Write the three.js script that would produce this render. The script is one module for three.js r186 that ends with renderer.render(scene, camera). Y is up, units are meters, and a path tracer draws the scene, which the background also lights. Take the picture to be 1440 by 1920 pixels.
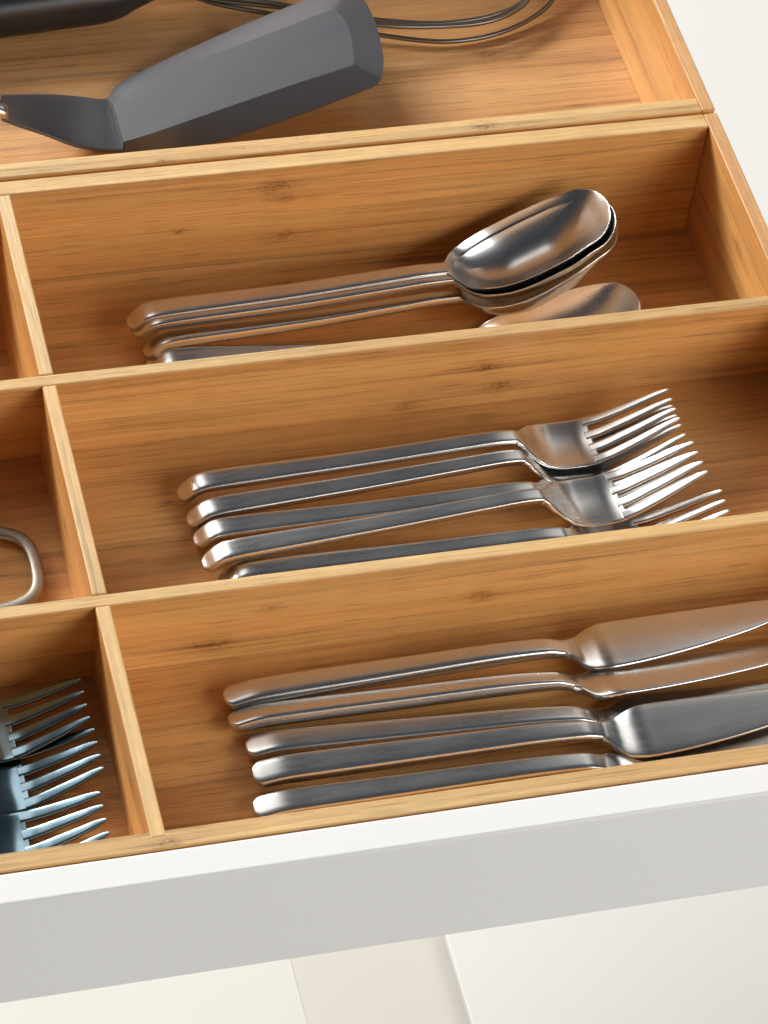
import * as THREE from 'three';
import { RoundedBoxGeometry } from 'three/addons/geometries/RoundedBoxGeometry.js';
import { mergeGeometries } from 'three/addons/utils/BufferGeometryUtils.js';
import { RectAreaLightUniformsLib } from 'three/addons/lights/RectAreaLightUniformsLib.js';

// ------------------------------------------------------------------ camera, light, exposure
const MM = 0.001;
const scene = new THREE.Scene();
const camera = new THREE.PerspectiveCamera(17.53, 3 / 4, 0.05, 30);
{
  const right = new THREE.Vector3(0.96654294, 0.09667998, 0.23758732);
  const up = new THREE.Vector3(0.11856579, 0.65296378, -0.7480511);
  const back = new THREE.Vector3(-0.22745748, 0.75119324, 0.61965459);
  camera.quaternion.setFromRotationMatrix(new THREE.Matrix4().makeBasis(right, up, back));
  camera.position.set(-163.6 * MM, 880.66 * MM, 903.8 * MM);
}
const renderer = new THREE.WebGLRenderer({ antialias: true });
renderer.setSize(768, 1024);
renderer.toneMapping = THREE.LinearToneMapping;
renderer.toneMappingExposure = 1.0;
renderer.shadowMap.enabled = true;
scene.background = new THREE.Color(0.05, 0.06, 0.075);      // dim, even studio surround

RectAreaLightUniformsLib.init();
// each studio lamp or added reflection panel: a softbox (housing + glowing diffuser) and an area light of the same size just in front of it
function softbox(label, pos, target, w, h, radiance, color, glow) {
  const g = new THREE.Group(); g.name = numbered('softbox_lamp');
  g.position.set(...pos.map((v) => v * MM)); g.lookAt(...target.map((v) => v * MM));
  g.userData = { label, category: 'studio lamp' };
  scene.add(g);
  const W = w * MM, H = h * MM;
  const shell = new THREE.Mesh(new RoundedBoxGeometry(W + 0.03, H + 0.03, 0.12, 2, 0.01), new THREE.MeshStandardMaterial({ color: 0x16171a, roughness: 0.8 }));
  shell.name = 'housing'; shell.position.z = -0.0625; shadows(shell); g.add(shell);
  const d = new THREE.Mesh(new THREE.PlaneGeometry(W, H), new THREE.MeshStandardMaterial({ color: 0x888888, emissive: new THREE.Color(...color), emissiveIntensity: glow }));
  d.name = 'diffuser'; g.add(d);
  const l = new THREE.RectAreaLight(new THREE.Color(...color), radiance, W, H);
  l.name = 'softbox_light';
  l.position.z = 0.004; l.rotation.y = Math.PI; g.add(l);
}
const usedNames = {};
function numbered(n) { const k = usedNames[n] = (usedNames[n] ?? -1) + 1; return k ? n + '_' + String(k).padStart(3, '0') : n; }
function shadows(m) { m.castShadow = true; m.receiveShadow = true; return m; }

softbox('wide low softbox behind the drawer on its left', [-1120, 1080, -1850], [120, -20, 150], 2400, 420, 39, [1, 0.985, 0.96], 2);
softbox('added overhead reflection panel, left above the utensil tray', [-520, 1300, -1000], [100, 0, 100], 720, 800, 1.4, [1, 0.98, 0.95], 1.2);  // unseen panel, added so steel and turner blade reflect a bright band
softbox('dim added overhead reflection panel, right above the utensil tray', [1250, 1300, -1000], [150, 0, 100], 800, 900, 0.6, [1, 0.97, 0.93], 0.25);  // unseen panel, added to lighten reflections in the right-hand steel
softbox('large softbox in front of the drawer on its right', [1650, 1080, 1750], [120, -20, 200], 2000, 1300, 5.8, [1, 0.985, 0.96], 1.2);

// ------------------------------------------------------------------ noise and textures
function rng(seed) { let s = seed >>> 0; return () => { s = (s + 0x6d2b79f5) | 0; let t = Math.imul(s ^ (s >>> 15), 1 | s); t = (t + Math.imul(t ^ (t >>> 7), 61 | t)) ^ t; return ((t ^ (t >>> 14)) >>> 0) / 4294967296; }; }
function hash(x, y, s) { let h = Math.imul(x, 374761393) ^ Math.imul(y, 668265263) ^ Math.imul(s, 2147483647 ^ 40503); h = Math.imul(h ^ (h >>> 13), 1274126177); return ((h ^ (h >>> 16)) >>> 0) / 4294967296; }
function noise(x, y, s) {
  const ix = Math.floor(x), iy = Math.floor(y), fx = x - ix, fy = y - iy, u = fx * fx * (3 - 2 * fx), v = fy * fy * (3 - 2 * fy);
  const a = hash(ix, iy, s), b = hash(ix + 1, iy, s), c = hash(ix, iy + 1, s), d = hash(ix + 1, iy + 1, s);
  return (a + (b - a) * u + (c - a + (a - b - c + d) * u) * v) * 2 - 1;
}
const toSRGB = (l) => Math.max(0, Math.min(255, 255 * (l <= 0.0031308 ? 12.92 * l : 1.055 * Math.pow(l, 1 / 2.4) - 0.055)));

// laminated bamboo: long strips of slightly different tone, fine fibres, a few dark streaks and nodes. L along the grain, W across, in mm
function bamboo(seed, L, W, base, nodes = [], opt = {}) {
  const px = 2.2, py = 4, w = Math.min(2048, Math.round(L * px)), h = Math.min(2048, Math.round(W * py));
  const r = rng(seed), data = new Uint8Array(w * h * 4), strips = [];
  for (let y = -3; y < W + 5;) { const sw = opt.strip ? opt.strip * (0.7 + r() * 0.6) : 4 + r() * 9; strips.push([y, y + sw, (r() - 0.5) * 2, Math.floor(r() * 1e5)]); y += sw; }
  for (let j = 0; j < h; j++) {
    const y = (j + 0.5) / h * W;
    for (let i = 0; i < w; i++) {
      const x = (i + 0.5) / w * L;
      const yy = y + noise(x / 70, y / 18, seed + 5) * 0.9;
      let si = strips.findIndex((s) => yy < s[1]); if (si < 0) si = strips.length - 1;
      const s = strips[si], edge = Math.min(yy - s[0], s[1] - yy);
      let t = 1 + s[2] * (opt.vary ?? 0.1);
      t += 0.06 * noise(x / 90, yy / 2.2, s[3]);
      t += 0.055 * noise(x / 38, yy / 0.8, s[3] + 1);
      const dash = noise(x / 16, yy / 0.42, s[3] + 6); if (dash > 0.4) t -= (dash - 0.4) * 0.55;
      t += 0.06 * noise(x / 14, yy / 0.35, s[3] + 2);
      t += 0.035 * noise(x / 3, yy / 0.4, s[3] + 3);
      t += 0.05 * noise(x / 60, y / 25, seed + 9);
      const k = noise(x / 120, yy / 1.6, s[3] + 4); if (k > 0.42) t -= (k - 0.42) * 0.55;
      if (edge < 0.25) t -= 0.05;
      let red = 0;
      for (const [nx, ny, size = 1] of nodes) {
        const dx = (x - nx + noise(x / 4, y / 1.2, seed + 21) * 1.6) / (6 * size), dy = (y - ny + noise(x / 3, y / 1.5, seed + 22) * 0.8) / (2.8 * size);
        const q = Math.exp(-(dx * dx + dy * dy) * 1.1) * (0.75 + 0.6 * noise(x / 1.2, y / 0.7, seed + 23));
        if (q > 0.01) { t -= q * 0.4; red += q; }
        const tail = Math.exp(-((dx / 4.5) ** 2) - (dy * 1.6) ** 2) * 0.13; t -= tail;
      }
      const hue = noise(x / 80, yy / 5, seed + 31) * 0.05 + s[2] * 0.025;
      const o = (j * w + i) * 4;
      data[o] = toSRGB(base[0] * t * (1 + red * 0.06)); data[o + 1] = toSRGB(base[1] * t * (1 + hue) * (1 - red * 0.05));
      data[o + 2] = toSRGB(base[2] * t * (1 + hue * 2) * (1 - red * 0.1)); data[o + 3] = 255;
    }
  }
  const tex = new THREE.DataTexture(data, w, h, THREE.RGBAFormat);
  tex.colorSpace = THREE.SRGBColorSpace; tex.magFilter = THREE.LinearFilter; tex.minFilter = THREE.LinearFilter;
  tex.wrapS = tex.wrapT = THREE.MirroredRepeatWrapping; tex.needsUpdate = true;
  return { tex, L, W };
}
function greyMap(w, h, f) {
  const data = new Uint8Array(w * h * 4);
  for (let j = 0; j < h; j++) for (let i = 0; i < w; i++) { const v = Math.max(0, Math.min(255, 255 * f(i, j))), o = (j * w + i) * 4; data[o] = data[o + 1] = data[o + 2] = v; data[o + 3] = 255; }
  const t = new THREE.DataTexture(data, w, h, THREE.RGBAFormat); t.magFilter = t.minFilter = THREE.LinearFilter; t.wrapS = t.wrapT = THREE.RepeatWrapping; t.needsUpdate = true; return t;
}
const woodBump = greyMap(512, 512, (i, j) => 0.5 + 0.22 * noise(i / 60, j / 2.2, 3) + 0.2 * noise(i / 18, j / 1.1, 4));
woodBump.repeat.set(2, 2);
function woodMat(b, rough = 0.42) {
  return new THREE.MeshPhysicalMaterial({ map: b.tex, roughness: rough, bumpMap: woodBump, bumpScale: 0.00012, clearcoat: 0.12, clearcoatRoughness: 0.35 });
}
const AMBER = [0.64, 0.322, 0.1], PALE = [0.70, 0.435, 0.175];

// ------------------------------------------------------------------ wooden board: rounded edges, grain along x or z, its own face and top material. All sizes in mm
function board(name, parent, [x0, x1], [y0, y1], [z0, z1], grain, face, top, off = [0, 0], radius = 0.7) {
  const sx = x1 - x0, sy = y1 - y0, sz = z1 - z0, cx = (x0 + x1) / 2, cy = (y0 + y1) / 2, cz = (z0 + z1) / 2;
  const g = new RoundedBoxGeometry(sx, sy, sz, 3, Math.min(radius, sx / 2.2, sy / 2.2, sz / 2.2));
  const p = g.attributes.position, n = g.attributes.normal, uv = g.attributes.uv;
  const size = (k) => (k ? top : face);
  for (const grp of g.groups) {
    const isTop = grp.materialIndex === 2, b = size(isTop);
    for (let i = grp.start; i < grp.start + grp.count; i++) {
      const X = p.getX(i) + cx, Y = p.getY(i) + cy, Z = p.getZ(i) + cz, side = grp.materialIndex >> 1;
      let u, v;
      if (grain === 'x') { u = side === 0 ? Z : X; v = side === 1 ? Z : Y; } else { u = side === 2 ? X : Z; v = side === 1 ? X : Y; }
      uv.setXY(i, (u + off[0]) / b.L, (v + off[1]) / b.W);
    }
    grp.materialIndex = isTop ? 1 : 0;
  }
  for (let i = 0; i < p.count; i++) p.setXYZ(i, (p.getX(i) + cx) * MM, (p.getY(i) + cy) * MM, (p.getZ(i) + cz) * MM);
  const m = shadows(new THREE.Mesh(g, [face.mat, top.mat])); m.name = name; parent.add(m); return m;
}
function wood(seed, L, W, base, nodes, opt) { const b = bamboo(seed, L, W, base, nodes, opt); b.mat = woodMat(b, opt?.rough); return b; }

// ------------------------------------------------------------------ kitchen floor and white panel
const FLOOR = -400;
function plain(name, parent, [x0, x1], [y0, y1], [z0, z1], mat, r = 0.8) {
  const g = new RoundedBoxGeometry(x1 - x0, y1 - y0, z1 - z0, 2, r);
  g.translate((x0 + x1) / 2, (y0 + y1) / 2, (z0 + z1) / 2); g.scale(MM, MM, MM);
  const m = shadows(new THREE.Mesh(g, mat)); m.name = name; parent.add(m); return m;
}
const mottled = (seed, a, s) => greyMap(256, 256, (i, j) => a + s * noise(i / 40, j / 40, seed) + s * 0.7 * noise(i / 9, j / 9, seed + 1));
const floorMat = (c, seed) => new THREE.MeshStandardMaterial({ color: c, roughness: 0.55, roughnessMap: mottled(seed, 0.85, 0.1) });
{
  const f = new THREE.Group(); f.name = 'floor'; f.userData = { kind: 'structure' }; scene.add(f);
  const c1 = new THREE.Color().setRGB(0.585, 0.566, 0.528), c2 = new THREE.Color().setRGB(0.53, 0.505, 0.462);  // second, darker colour paints the soft shade beside the white panel
  plain('subfloor', f, [-1500, 1800], [FLOOR - 30, FLOOR - 6.2], [-1800, 1400], floorMat(new THREE.Color().setRGB(0.5, 0.47, 0.43), 4), 1);
  plain('tile', f, [-483, 116.61], [FLOOR - 6, FLOOR], [-500, 1000], floorMat(c1, 5), 0.12);
  plain('tile', f, [-1085, -485], [FLOOR - 6, FLOOR], [-500, 1000], floorMat(c1, 6), 0.12);
  plain('tile', f, [116.69, 717], [FLOOR - 6, FLOOR], [-500, 1000], floorMat(c2, 7), 0.12);
  plain('tile', f, [-483, 116.61], [FLOOR - 6, FLOOR], [-1700, -502], floorMat(c1, 8), 0.12);
  plain('tile', f, [116.69, 717], [FLOOR - 6, FLOOR], [-1700, -502], floorMat(c1, 9), 0.12);
  const w = new THREE.Group(); w.name = 'white_panel';
  w.userData = { label: 'smooth white panel lying on the floor below the drawer', category: 'panel' }; scene.add(w);
  w.position.set(0.1887, FLOOR * MM, 0);
  plain('slab', w, [0, 1100], [0, 6], [-1300, 900], new THREE.MeshStandardMaterial({ color: new THREE.Color().setRGB(0.625, 0.61, 0.582), roughness: 0.5 }), 1.2);
}

// ------------------------------------------------------------------ drawer
{
  const d = new THREE.Group(); d.name = 'drawer'; scene.add(d);
  d.userData = { label: 'white open kitchen drawer holding the two bamboo trays', category: 'drawer' };
  const lacquer = new THREE.MeshPhysicalMaterial({ color: new THREE.Color().setRGB(0.80, 0.79, 0.772), roughness: 0.4, clearcoat: 0.2, clearcoatRoughness: 0.3 });
  plain('drawer_front', d, [-240, 320], [-57.6, 0], [306.0, 318.4], lacquer, 1.4);
  plain('side_panel', d, [288.5, 300], [-61.5, -40], [-240, 305.6], lacquer, 0.9);
  plain('side_panel', d, [-214, -202], [-61.5, -40], [-240, 305.6], lacquer, 0.9);
  plain('bottom_panel', d, [-202, 288.3], [-66, -61.8], [-240, 305.6], lacquer, 0.9);
}

// ------------------------------------------------------------------ bamboo trays
const X1 = 280.7, XO = 286.3, XL = -190, XLO = -196;
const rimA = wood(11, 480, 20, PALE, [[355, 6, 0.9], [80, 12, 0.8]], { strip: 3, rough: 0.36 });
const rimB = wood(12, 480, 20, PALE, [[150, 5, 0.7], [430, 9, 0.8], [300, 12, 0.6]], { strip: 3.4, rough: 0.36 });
const rimR = wood(13, 420, 20, [0.62, 0.32, 0.11], [[60, 6, 0.9], [250, 10, 0.8]], { strip: 4, rough: 0.42 });
const backFace = wood(21, 500, 64, AMBER, [[304, 51, 1.3], [308, 44, 0.8], [310, 24, 0.9], [268, 32, 0.5], [120, 30, 1]]);
const divFace1 = wood(22, 500, 64, AMBER, [[363, 44, 1.1], [371, 33, 1.3], [334, 27, 0.8], [276, 20, 1.5], [60, 40, 1]], { vary: 0.12 });
const divFace2 = wood(23, 500, 64, AMBER, [[258, 48, 0.7], [236, 32, 1.3], [335, 40, 1.1], [352, 22, 0.7], [90, 40, 1]], { vary: 0.12 });
const floorFace = wood(24, 480, 110, AMBER, [[210, 60, 1], [90, 30, 1.1], [380, 82, 1], [300, 20, 0.9]]);
const floorFace2 = wood(27, 480, 110, AMBER, [[230, 40, 1], [60, 70, 1.1], [350, 62, 1], [420, 20, 0.9]]);
const upperFace = wood(25, 500, 190, [0.57, 0.30, 0.115], [[330, 60, 1.2], [215, 110, 1.1], [120, 52, 1], [420, 95, 1.2], [380, 150, 1], [260, 140, 1.1], [170, 168, 1]]);
const sideFace = wood(26, 330, 64, AMBER, [[70, 44, 1], [210, 38, 1], [280, 50, 0.9]]);
{
  const t = new THREE.Group(); t.name = 'cutlery_tray'; scene.add(t);
  t.userData = { label: 'amber bamboo cutlery tray divided into six compartments behind the white drawer front', category: 'tray' };
  const B = -61, o = [200, 64];
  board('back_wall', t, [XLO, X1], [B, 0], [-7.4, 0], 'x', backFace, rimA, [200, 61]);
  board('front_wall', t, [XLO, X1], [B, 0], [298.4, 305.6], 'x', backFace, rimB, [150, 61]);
  board('side_wall', t, [X1, XO], [B, 0], [-7.4, 305.6], 'z', sideFace, rimR, [20, 64]);
  board('side_wall', t, [XLO, XL], [B, 0], [0, 298.4], 'z', sideFace, rimR, [20, 64]);
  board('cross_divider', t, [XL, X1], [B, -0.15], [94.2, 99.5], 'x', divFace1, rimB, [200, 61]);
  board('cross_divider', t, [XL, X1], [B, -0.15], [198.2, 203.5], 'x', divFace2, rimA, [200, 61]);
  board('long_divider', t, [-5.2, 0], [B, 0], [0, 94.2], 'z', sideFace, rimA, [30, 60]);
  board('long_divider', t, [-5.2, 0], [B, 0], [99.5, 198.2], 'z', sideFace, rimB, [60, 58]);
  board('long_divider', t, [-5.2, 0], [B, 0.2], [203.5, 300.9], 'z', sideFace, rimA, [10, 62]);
  board('floor_panel', t, [XL, X1], [B + 0.1, -56.9], [0, 94.2], 'x', floorFace, floorFace, [190, 12], 0.3);
  board('floor_panel', t, [XL, X1], [-41.8, -37.8], [99.5, 198.2], 'x', floorFace2, floorFace2, [190, -90], 0.3);
  board('floor_panel', t, [XL, X1], [-41.8, -37.8], [203.5, 298.4], 'x', floorFace, floorFace, [230, -200], 0.3);
}
const UF = -49;                                             // floor of the utensil tray
{
  const t = new THREE.Group(); t.name = 'utensil_tray'; scene.add(t);
  t.userData = { label: 'open bamboo utensil tray without dividers, behind the cutlery tray', category: 'tray' };
  const B = -61;
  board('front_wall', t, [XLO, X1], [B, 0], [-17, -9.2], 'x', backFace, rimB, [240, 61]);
  board('side_wall', t, [X1, XO], [B, 0], [-206, -9.2], 'z', sideFace, rimR, [230, 60]);
  board('side_wall', t, [XLO, XL], [B, 0], [-200, -17], 'z', sideFace, rimR, [230, 64]);
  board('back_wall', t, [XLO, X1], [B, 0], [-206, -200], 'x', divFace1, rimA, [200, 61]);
  board('floor_panel', t, [XL, X1], [UF - 4, UF], [-200, -17], 'x', upperFace, upperFace, [195, 202], 0.3);
}

// ------------------------------------------------------------------ swept shapes for the cutlery (mm; x along the piece, y up, z across)
function curve(pts) {                                       // monotone cubic through [x, value]
  const n = pts.length, X = pts.map((p) => p[0]), Y = pts.map((p) => p[1]), d = [], m = [];
  for (let i = 0; i < n - 1; i++) d.push((Y[i + 1] - Y[i]) / (X[i + 1] - X[i]));
  m.push(d[0]); for (let i = 1; i < n - 1; i++) m.push(d[i - 1] * d[i] <= 0 ? 0 : 2 * d[i - 1] * d[i] / (d[i - 1] + d[i])); m.push(d[n - 2]);
  return (x) => {
    if (x <= X[0]) return Y[0]; if (x >= X[n - 1]) return Y[n - 1];
    let i = 0; while (x > X[i + 1]) i++;
    const h = X[i + 1] - X[i], t = (x - X[i]) / h, t2 = t * t, t3 = t2 * t;
    return (2 * t3 - 3 * t2 + 1) * Y[i] + (t3 - 2 * t2 + t) * h * m[i] + (-2 * t3 + 3 * t2) * Y[i + 1] + (t3 - t2) * h * m[i + 1];
  };
}
// w half width, t half thickness, d dish depth, z offset, e squareness of the section
function sweep(x0, x1, n, f, M = 22) {
  const pos = [], uv = [], idx = [], e = f.e ?? 0.6;
  for (let i = 0; i <= n; i++) {
    const q = i / n, x = x0 + (x1 - x0) * (f.even ? q : 0.5 - 0.5 * Math.cos(Math.PI * q));
    const y = f.y(x), sl = (f.y(x + 0.2) - f.y(x - 0.2)) / 0.4, k = 1 / Math.hypot(1, sl), w = Math.max(f.w(x), 0.02), t = f.t(x), dd = f.d ? f.d(x) : 0, zo = f.z ? f.z(x) : 0;
    const tt = Math.min(t, Math.max(0.15, w * 0.9));
    for (let j = 0; j <= M; j++) {
      const a = (j / M) * 2 * Math.PI, c = Math.cos(a), s = Math.sin(a);
      const z = w * Math.sign(c) * Math.abs(c) ** e, h = tt * Math.sign(s) * Math.abs(s) ** (f.et ?? e) * (s > 0 ? 1 : (f.under ?? 1)) - dd * (1 - Math.min(1, (z / w) ** 2)) ** (f.dp ?? 1);
      pos.push((x - sl * k * h), (y + k * h), (z + zo)); uv.push((x + 160) / 400, 0.03 + 0.94 * j / M);
    }
  }
  const R = M + 1;
  for (let i = 0; i < n; i++) for (let j = 0; j < M; j++) { const a = i * R + j, b = a + R; idx.push(a, a + 1, b, a + 1, b + 1, b); }
  for (const [row, flip] of [[0, 1], [n, 0]]) {            // caps
    const c = pos.length / 3; let cx = 0, cy = 0, cz = 0; for (let j = 0; j < M; j++) { cx += pos[(row * R + j) * 3]; cy += pos[(row * R + j) * 3 + 1]; cz += pos[(row * R + j) * 3 + 2]; }
    pos.push(cx / M, cy / M, cz / M); uv.push(0, 0);
    for (let j = 0; j < M; j++) { const a = row * R + j; flip ? idx.push(c, a + 1, a) : idx.push(c, a, a + 1); }
  }
  const g = new THREE.BufferGeometry();
  g.setAttribute('position', new THREE.Float32BufferAttribute(pos.map((v) => v * MM), 3)); g.setAttribute('uv', new THREE.Float32BufferAttribute(uv, 2)); g.setIndex(idx);
  g.computeVertexNormals();
  const N = g.attributes.normal;                            // close the seam
  for (let i = 0; i <= n; i++) { const a = i * R, b = a + M, v = new THREE.Vector3(N.getX(a) + N.getX(b), N.getY(a) + N.getY(b), N.getZ(a) + N.getZ(b)).normalize(); N.setXYZ(a, v.x, v.y, v.z); N.setXYZ(b, v.x, v.y, v.z); }
  return g;
}
const round0 = (W, x, r = W) => (x < r ? W * Math.sqrt(Math.max(0, 1 - (1 - x / r) ** 2)) : W);
const brushed = greyMap(512, 128, (i, j) => 0.88 + 0.06 * noise(i / 9, j / 1.3, 41) + 0.05 * noise(i / 14, j / 40, 42));
brushed.wrapS = brushed.wrapT = THREE.MirroredRepeatWrapping;
const steel = new THREE.MeshStandardMaterial({ color: new THREE.Color().setRGB(0.62, 0.61, 0.59), metalness: 1, roughness: 0.32, roughnessMap: brushed });
const blueReflectSteel = new THREE.MeshStandardMaterial({ color: new THREE.Color().setRGB(0.17, 0.245, 0.29), metalness: 1, roughness: 0.24, roughnessMap: brushed });  // dark blue base colour paints a cool reflection into the small forks
function add(name, geo, mat, parent) { const m = shadows(new THREE.Mesh(geo, mat)); m.name = name; parent.add(m); return m; }
function thing(name, label, category, group) { const g = new THREE.Group(); g.name = numbered(name); g.userData = { label, category }; if (group) g.userData.group = group; scene.add(g); return g; }
// place a piece by the point where its local origin stands, its heading and its tilts (degrees)
function put(o, [x, y, z], yaw = 0, pitch = 0, roll = 0) {
  o.position.set(x * MM, y * MM, z * MM);
  o.rotation.set(THREE.MathUtils.degToRad(roll), THREE.MathUtils.degToRad(yaw), THREE.MathUtils.degToRad(pitch), 'YZX'); return o;
}
function copyOf(src, label) { const c = src.clone(); c.name = numbered(src.name.replace(/_\d+$/, '')); c.userData = { ...src.userData, label }; scene.add(c); return c; }

// handle shared by forks and spoons: end turned down, rounded, tapering to the neck
const hw = curve([[0, 4.9], [12, 4.9], [60, 4.3], [110, 3.7], [126, 3.3], [134, 3.2]]);
const ht = curve([[0, 1.7], [20, 2.1], [110, 2.0], [134, 1.7]]);
const fhw = curve([[0, 4.2], [12, 4.25], [60, 3.65], [110, 3.25], [127, 3.1]]), fht = curve([[0, 1.6], [20, 1.85], [110, 1.8], [127, 1.7]]);
// ---- fork
const fy = curve([[0, 1.8], [2, 3.2], [6, 7.0], [8.5, 8.1], [14, 8.5], [60, 9.0], [105, 10.5], [119, 10.9], [125, 10.5], [132, 6.8], [138, 3.7], [144, 2.4], [152, 2.1], [160, 3.6], [169, 7.4], [178, 12.0], [189, 18.2]]);
function makeFork(label, mat) {
  const f = thing('fork', label, 'fork', 'steel forks in the compartment');
  add('handle', sweep(0, 127, 70, { y: fy, w: (x) => round0(fhw(x), x, 2.9), t: fht, e: 0.45 }), mat, f);
  const fw = curve([[126, 3.1], [128.5, 3.8], [131.5, 6.6], [135.5, 9.6], [140, 11.2], [146, 11.8], [159, 11.7]]);
  const ft = curve([[126, 1.7], [134, 1.3], [146, 1.0], [159, 0.95]]);
  add('head', sweep(126.6, 158.6, 48, { y: fy, w: fw, t: ft, d: curve([[127, 0], [134, 0.6], [143, 1.9], [153, 1.7], [159, 1.1]]), e: 1, et: 0.4, even: true }, 30), mat, f);
  const tw = curve([[156, 2.2], [170, 1.9], [182, 1.4], [187, 0.85], [188.5, 0.3]]), tt = curve([[156, 1.0], [182, 0.95], [188.5, 0.4]]), near = curve([[157, 1], [189, 0.77]]);
  for (const z0 of [-9.5, -3.2, 3.2, 9.5]) {
    const drop = curve(Math.abs(z0) < 5 ? [[156, 1.2], [170, 0.3], [189, 0]] : [[156, 0.3], [189, 0]]);
    add('tine', sweep(156.8, 188.5, 26, { y: (x) => fy(x) - drop(x), w: tw, t: tt, z: (x) => z0 * near(x), e: 0.5 }, 14), mat, f);
  }
  return f;
}
// ---- spoon
const sy = curve([[0, 1.8], [2, 3.2], [6, 7.0], [8.5, 8.1], [14, 8.5], [60, 9.6], [105, 12.2], [118, 12.9], [127, 12.9], [135, 13.6], [148, 17.6], [164, 25], [178, 32], [191, 38]]);
function makeSpoon(label, mat) {
  const s = thing('spoon', label, 'spoon', 'steel spoons in the compartment');
  add('handle', sweep(0, 127, 70, { y: sy, w: (x) => round0(hw(x), x, 3.4), t: ht, e: 0.45 }), mat, s);
  const bw = curve([[126, 3.3], [127.5, 4.6], [130, 8.2], [134, 12], [140, 15], [148, 17.2], [158, 18], [169, 17.7], [179, 15.9]]);
  add('bowl', sweep(126.5, 191, 64, { y: sy, w: (x) => (x < 179 ? bw(x) : 15.9 * Math.sqrt(Math.max(0, 1 - ((x - 179) / 12) ** 2))), t: curve([[126, 1.7], [133, 1.2], [146, 1.05], [185, 1.05], [191, 0.9]]), d: curve([[126.5, 0], [129, 1.0], [134, 5.2], [142, 10.2], [152, 12.8], [165, 12.4], [176, 9], [184, 5], [189, 1.4], [191, 0]]), e: 1, et: 0.4, dp: 0.7 }, 52), mat, s);
  return s;
}
// ---- knife
const ky = curve([[0, 2.4], [4, 3.4], [12, 4.6], [60, 5.8], [105, 6.7], [116, 6.4], [121, 5.2], [125, 4.1], [128, 4.2], [135.5, 6.9], [138, 7.2], [218, 6.6]]);
function makeKnife(label, mat) {
  const k = thing('knife', label, 'table knife', 'steel table knives in the compartment');
  add('handle', sweep(0, 123, 70, { y: ky, w: (x) => round0(curve([[0, 4.9], [12, 4.9], [70, 4.3], [110, 3.8], [123, 3.5]])(x), x, 3.6), t: curve([[0, 2.0], [16, 2.7], [90, 2.7], [116, 2.2], [123, 1.8]]), e: 0.45 }), mat, k);
  const top = curve([[122, -3.6], [128, -4.6], [134, -6.6], [140, -7.6], [180, -8.2], [200, -8.3], [212, -8.0], [218, -6.6]]), bot = curve([[122, 3.6], [125, 5.2], [128, 9.2], [132, 12.8], [137, 14.2], [146, 13.6], [163, 11.3], [180, 8.0], [200, 2.8], [212, -3], [218, -6.4]]);
  add('blade', sweep(122.5, 218, 60, { y: ky, w: (x) => (bot(x) - top(x)) / 2, z: (x) => (bot(x) + top(x)) / 2, t: curve([[122, 1.8], [132, 1.3], [142, 0.9], [218, 0.6]]), e: 0.55, et: 0.3 }), mat, k);
  return k;
}

// ------------------------------------------------------------------ spoons, lying in the back compartment
const SF = -56.9, FF = -37.8;
{
  const s1 = makeSpoon('steel spoon on top of the nested stack, the whole hollow of its bowl facing up', steel);
  const s2 = copyOf(s1, 'second spoon of the nested stack, only its rim showing just under the topmost bowl');
  const s3 = copyOf(s1, 'third spoon of the nested stack, the rounded underside of its bowl showing');
  const s4 = copyOf(s1, 'lowest spoon, its bowl lying apart to the right and half hidden by the cross divider');
  put(s4, [46, SF, 46.6], -4, -4.3, 0);
  put(s3, [46, SF + 2, 42], 1.6, -1.4, -17);
  put(s2, [43.4, SF + 6.0, 33.4], 0.2, 0, -6);
  put(s1, [41.8, SF + 6.8, 29.6], 0.3, 0.1, -4);
}
// ------------------------------------------------------------------ forks in the middle compartment
{
  const spots = [
    ['fork nearest the back wall of its compartment, overlapping the next fork', [40.6, FF + 2, 130.4], 0.4, 0.6, 0],
    ['second fork from the back, its head nested just under the rearmost fork', [41.6, FF + 0.5, 142.2], 2.4, 0, 0],
    ['third fork from the back, its head hidden under a brighter fork', [42.1, FF, 151.4], -0.6, 0, 0],
    ['bright fork with its whole head showing, fourth from the back wall', [42.1, FF + 4, 166], 2.6, 0.4, 0],
    ['frontmost fork, mostly hidden behind the cross divider in front of it', [47, FF, 171.8], -1.8, 0, 0],
  ];
  let first;
  for (const [label, p, ...a] of spots) { const f = first ? copyOf(first, label) : first = makeFork(label, steel); put(f, p, ...a); }
}
// ------------------------------------------------------------------ knives in the front compartment
{
  const spots = [
    ['knife nearest the back of the front compartment, its broad brownish blade beside the divider', [37.2, FF + 1.5, 225.2], 0.1, 0.3, -5],
    ['second knife from the back, its narrow blade tilted away under the rear one', [36.8, FF + 1, 235.7], -2.4, 0.3, -20],
    ['third knife from the back, its blade hidden under a wide grey blade', [40.5, FF, 246.6], -4, 0, -8],
    ['knife with a wide pale grey blade and bright heel, fourth from the back', [39.7, FF + 3, 259.5], -1.8, 0.5, 3],
    ['frontmost knife, only its handle showing above the pale front rim', [37.5, FF, 271.8], -1.1, 0, 0],
  ];
  let first;
  for (const [label, p, ...a] of spots) { const f = first ? copyOf(first, label) : first = makeKnife(label, steel); put(f, p, ...a); }
}
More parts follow.
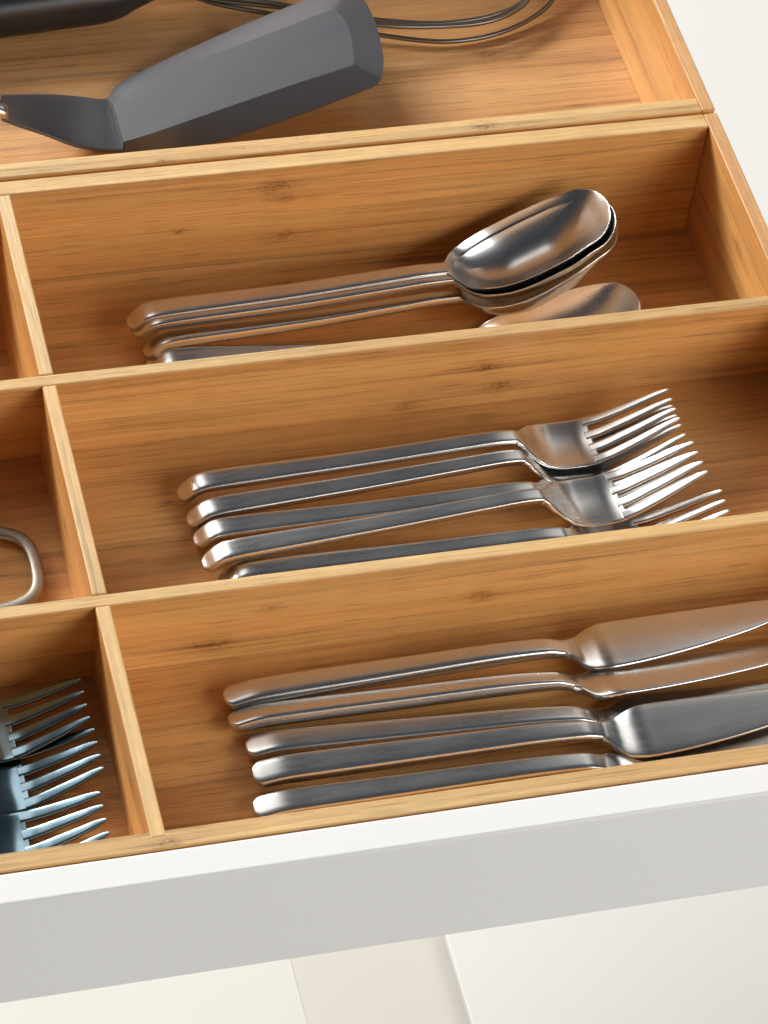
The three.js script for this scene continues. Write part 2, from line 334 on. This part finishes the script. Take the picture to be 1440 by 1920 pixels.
// ------------------------------------------------------------------ small forks in the front left compartment
{
  const spots = [
    ['small fork furthest back in the left compartment, its tines brown', [-172, FF + 2, 227], 0.5, 0.6, 0],
    ['small fork tinted blue for a reflection, between the two others in the front left compartment', [-171, FF, 246], 0, 0.6, 0],
    ['small fork tinted blue for a reflection, closest to the pale front rim of the left compartment', [-174, FF + 0.3, 271.5], -0.4, 0.6, 0],
  ];
  let first;
  for (const [label, p, ...a] of spots) {
    let f; if (first) f = copyOf(first, label); else { f = first = makeFork(label, blueReflectSteel); f.userData.group = 'small forks in the left compartment'; f.scale.set(0.85, 0.74, 1.12); }
    put(f, p, ...a);
  }
}
// ------------------------------------------------------------------ steel loop in the middle left compartment
{
  const o = thing('loop_handle', 'oval steel loop handle of a kitchen tool in the left compartment', 'handle');
  const dull = new THREE.MeshStandardMaterial({ color: new THREE.Color().setRGB(0.36, 0.32, 0.27), metalness: 1, roughness: 0.5 });
  const cx = -45, cz = 153.5, a = 31, b = 21.5, N = 96, M = 16, e = 0.64, pos = [], idx = [];
  for (let i = 0; i <= N; i++) {
    const t = i / N * 2 * Math.PI, c = Math.cos(t), s = Math.sin(t), x = a * Math.sign(c) * Math.abs(c) ** e, z = b * Math.sign(s) * Math.abs(s) ** e;
    const nx = Math.sign(c) * Math.abs(c) ** (2 - e) / a, nz = Math.sign(s) * Math.abs(s) ** (2 - e) / b, l = Math.hypot(nx, nz);
    const half = 2.2 + 0.6 * Math.abs(s);
    for (let j = 0; j <= M; j++) {
      const q = j / M * 2 * Math.PI, r = half * Math.cos(q), y = 1.6 * Math.sign(Math.sin(q)) * Math.abs(Math.sin(q)) ** 0.8;
      pos.push((x - nx / l * (half - r)) * MM, y * MM, (z - nz / l * (half - r)) * MM);
    }
  }
  for (let i = 0; i < N; i++) for (let j = 0; j < M; j++) { const p = i * (M + 1) + j, q = p + M + 1; idx.push(p, p + 1, q, p + 1, q + 1, q); }
  const g = new THREE.BufferGeometry(); g.setAttribute('position', new THREE.Float32BufferAttribute(pos, 3)); g.setIndex(idx);
  g.setAttribute('uv', new THREE.Float32BufferAttribute(pos.filter((v, k) => k % 3 !== 1).map((v) => v * 25), 2)); g.computeVertexNormals();
  add('loop', g, dull, o);
  add('tang', sweep(-70, 0, 24, { y: () => 0, w: () => 4.6, t: () => 1.5, e: 0.6 }), dull, o).position.set(-0.0265, 0, 0);
  o.position.set(cx * MM, (FF + 2.6) * MM, cz * MM);
}

// ------------------------------------------------------------------ turner in the utensil tray
{
  const o = thing('turner', 'dark grey kitchen turner with a sloping blade and black neck in the utensil tray', 'turner');
  const nylon = new THREE.MeshPhysicalMaterial({ color: new THREE.Color().setRGB(0.062, 0.065, 0.073), roughness: 0.38, ior: 1.55, roughnessMap: mottled(61, 0.95, 0.03) });
  const outer = [[57.6,-47.1,-99.1],[64.5,-45.7,-106.2],[88.6,-41.6,-115],[119.8,-36.4,-124.4],[151.1,-31.1,-132.1],[166.2,-28.7,-133.1],[171.7,-28.1,-122.5],[172.7,-28.5,-105.7],[171.1,-29.2,-88.3],[167.3,-30.2,-77.3],[160.1,-31.4,-73.5],[129.8,-36.5,-67.2],[97.9,-41.7,-62.5],[71.9,-45.8,-64.1],[57.5,-47.8,-66.6]];
  const inner = [[57.9,-40.8,-88.6],[63.7,-39.8,-91.5],[85.6,-36,-101.4],[115.5,-31.1,-107.1],[148.8,-25.5,-114.5],[156.2,-24.3,-114.9],[158.7,-24.1,-108.2],[159.2,-24.3,-100.9],[157.9,-24.8,-88.4],[156.5,-25.2,-82.4],[152.4,-25.9,-81.1],[131.7,-29.3,-78.2],[99.6,-34.6,-72.8],[72.3,-39.1,-68],[58.1,-41.5,-66.4]];
  const smooth = (pts) => new THREE.CatmullRomCurve3(pts.map((q) => new THREE.Vector3(...q)), false, 'catmullrom', 0.35).getPoints(112);
  const O = smooth(outer), I = smooth(inner), n = O.length, low = O.map((q) => q.clone().setY(q.y - 0.9));
  const band = (A, B) => {                                  // smooth along the band, its edges stay sharp
    const pos = [], idx = []; for (let i = 0; i <= n; i++) for (const q of [A[i % n], B[i % n]]) pos.push(q.x * MM, q.y * MM, q.z * MM);
    for (let i = 0; i < n; i++) { const a = i * 2; idx.push(a, a + 1, a + 2, a + 2, a + 1, a + 3); }
    const g = new THREE.BufferGeometry(); g.setAttribute('position', new THREE.Float32BufferAttribute(pos, 3)); g.setIndex(idx); return g;
  };
  const fan = (A, c) => {
    const pos = [c.x * MM, c.y * MM, c.z * MM], idx = []; for (const q of A) pos.push(q.x * MM, q.y * MM, q.z * MM);
    for (let i = 0; i < n; i++) idx.push(0, i + 1, (i + 1) % n + 1);
    const g = new THREE.BufferGeometry(); g.setAttribute('position', new THREE.Float32BufferAttribute(pos, 3)); g.setIndex(idx); return g;
  };
  const bits = [fan(I, new THREE.Vector3(108, -32.66, -88)), band(I, O), band(O, low), fan(low.slice().reverse(), new THREE.Vector3(108, -38, -90))];
  for (const g of bits) { const q = g.attributes.position, uv = []; for (let i = 0; i < q.count; i++) uv.push(q.getX(i) * 12, q.getZ(i) * 12); g.setAttribute('uv', new THREE.Float32BufferAttribute(uv, 2)); g.computeVertexNormals(); }
  add('blade', mergeGeometries(bits), nylon, o);
  // neck: lofted between its two edges, crowned, with an underside
  const T = [[9.6,-20,-77.3],[20.3,-27,-84],[32.6,-35,-91.3],[44.7,-42,-96.2],[53.9,-45.6,-97.4],[57.4,-46.2,-97.9]], U = [[8.6,-25,-68.4],[15.8,-31,-69.6],[26.8,-38,-70.1],[39.8,-44.6,-68.6],[50.6,-47,-67.5],[57.5,-47.2,-66.5]];
  const cs = [T, U].map((a) => new THREE.CatmullRomCurve3(a.map((p) => new THREE.Vector3(...p))));
  const NS = 24, NC = 14, pos = [], uv = [], idx = [];
  for (let i = 0; i <= NS; i++) {
    const a = cs[0].getPoint(i / NS), b = cs[1].getPoint(i / NS), thick = 3.4 - 2.4 * (i / NS);
    for (let j = 0; j <= NC; j++) { const q = j / NC * 2 * Math.PI, m = 0.5 - 0.5 * Math.cos(q), p = a.clone().lerp(b, m); p.y += Math.sin(q) * thick * (Math.sin(q) > 0 ? 0.5 : 1); pos.push(p.x * MM, p.y * MM, p.z * MM); uv.push(p.x * 0.012, p.z * 0.012); }
  }
  for (let i = 0; i < NS; i++) for (let j = 0; j < NC; j++) { const a = i * (NC + 1) + j, b = a + NC + 1; idx.push(a, b, a + 1, a + 1, b, b + 1); }
  const ng = new THREE.BufferGeometry(); ng.setAttribute('position', new THREE.Float32BufferAttribute(pos, 3)); ng.setAttribute('uv', new THREE.Float32BufferAttribute(uv, 2)); ng.setIndex(idx); ng.computeVertexNormals();
  add('neck', ng, nylon, o);
  const sh = sweep(-150, 11, 60, { y: (x) => -24 - 0.5 * Math.max(-30, x - 10), w: () => 4.2, t: () => 2.6, e: 0.8, even: true }); sh.translate(0, 0, -0.0725);
  add('shaft', sh, steel, o);
}
// ------------------------------------------------------------------ whisk behind it
{
  const o = thing('whisk', 'balloon whisk with a black handle and thin dark wires behind the turner', 'whisk');
  const dark = new THREE.MeshPhysicalMaterial({ color: new THREE.Color().setRGB(0.010, 0.010, 0.011), roughness: 0.38, clearcoat: 0.1, clearcoatRoughness: 0.25 });
  const wire = new THREE.MeshStandardMaterial({ color: new THREE.Color().setRGB(0.2, 0.19, 0.175), metalness: 1, roughness: 0.35 });
  const A = new THREE.Vector3(20.3, -35, -148.2), ax = Math.atan2(4.1, 53.8);
  const h = new THREE.Group(); h.name = 'handle_set';
  const hg = sweep(-120, 66, 60, { y: () => 0, w: curve([[-120, 10], [-100, 13.5], [40, 13.8], [50, 12.6], [58, 9.5], [66, 7]]), t: curve([[-120, 9], [-100, 12.6], [40, 12.8], [50, 11.6], [58, 8.6], [66, 6.4]]), e: 0.85, even: true }, 28);
  hg.rotateY(ax); hg.translate(A.x * MM, A.y * MM, A.z * MM); add('handle', hg, dark, o);
  const fg = sweep(64, 88, 20, { y: () => 0, w: () => 5.2, t: () => 5.2, e: 1, even: true }); fg.rotateY(ax); fg.translate(A.x * MM, A.y * MM, A.z * MM); add('ferrule', fg, steel, o);
  const loops = [
    [[100, -36, -150], [107.7, -36, -143], [138.4, -38, -135.2], [176.9, -40, -124.7], [205, -41, -119.8], [229.2, -41, -121.9], [244.4, -41, -129.4], [250.4, -40, -140], [246, -36, -158], [225, -30, -170], [180, -28, -172], [140, -31, -163], [100, -34, -153]],
    [[100, -34, -150], [107.6, -34, -142.8], [138.2, -36, -135], [175.4, -38, -119.5], [204.1, -40, -116.7], [228, -40, -117.7], [244.8, -40, -127.1], [252, -39, -140], [250, -30, -160], [228, -22, -176], [180, -20, -178], [140, -26, -168], [100, -33, -153]],
    [[100, -38, -151], [107.9, -38, -143.3], [138.6, -42, -134.4], [179, -46, -121.4], [209.1, -47, -114.5], [236.3, -47, -118.9], [259.1, -45, -132.9], [264, -40, -148], [258, -34, -168], [232, -30, -182], [180, -30, -184], [140, -34, -172], [100, -36, -154]],
  ];
  for (const l of loops) add('wire', new THREE.TubeGeometry(new THREE.CatmullRomCurve3(l.map((p) => new THREE.Vector3(...p).multiplyScalar(MM))), 160, 1.05 * MM, 10), wire, o);
}
renderer.render(scene, camera);
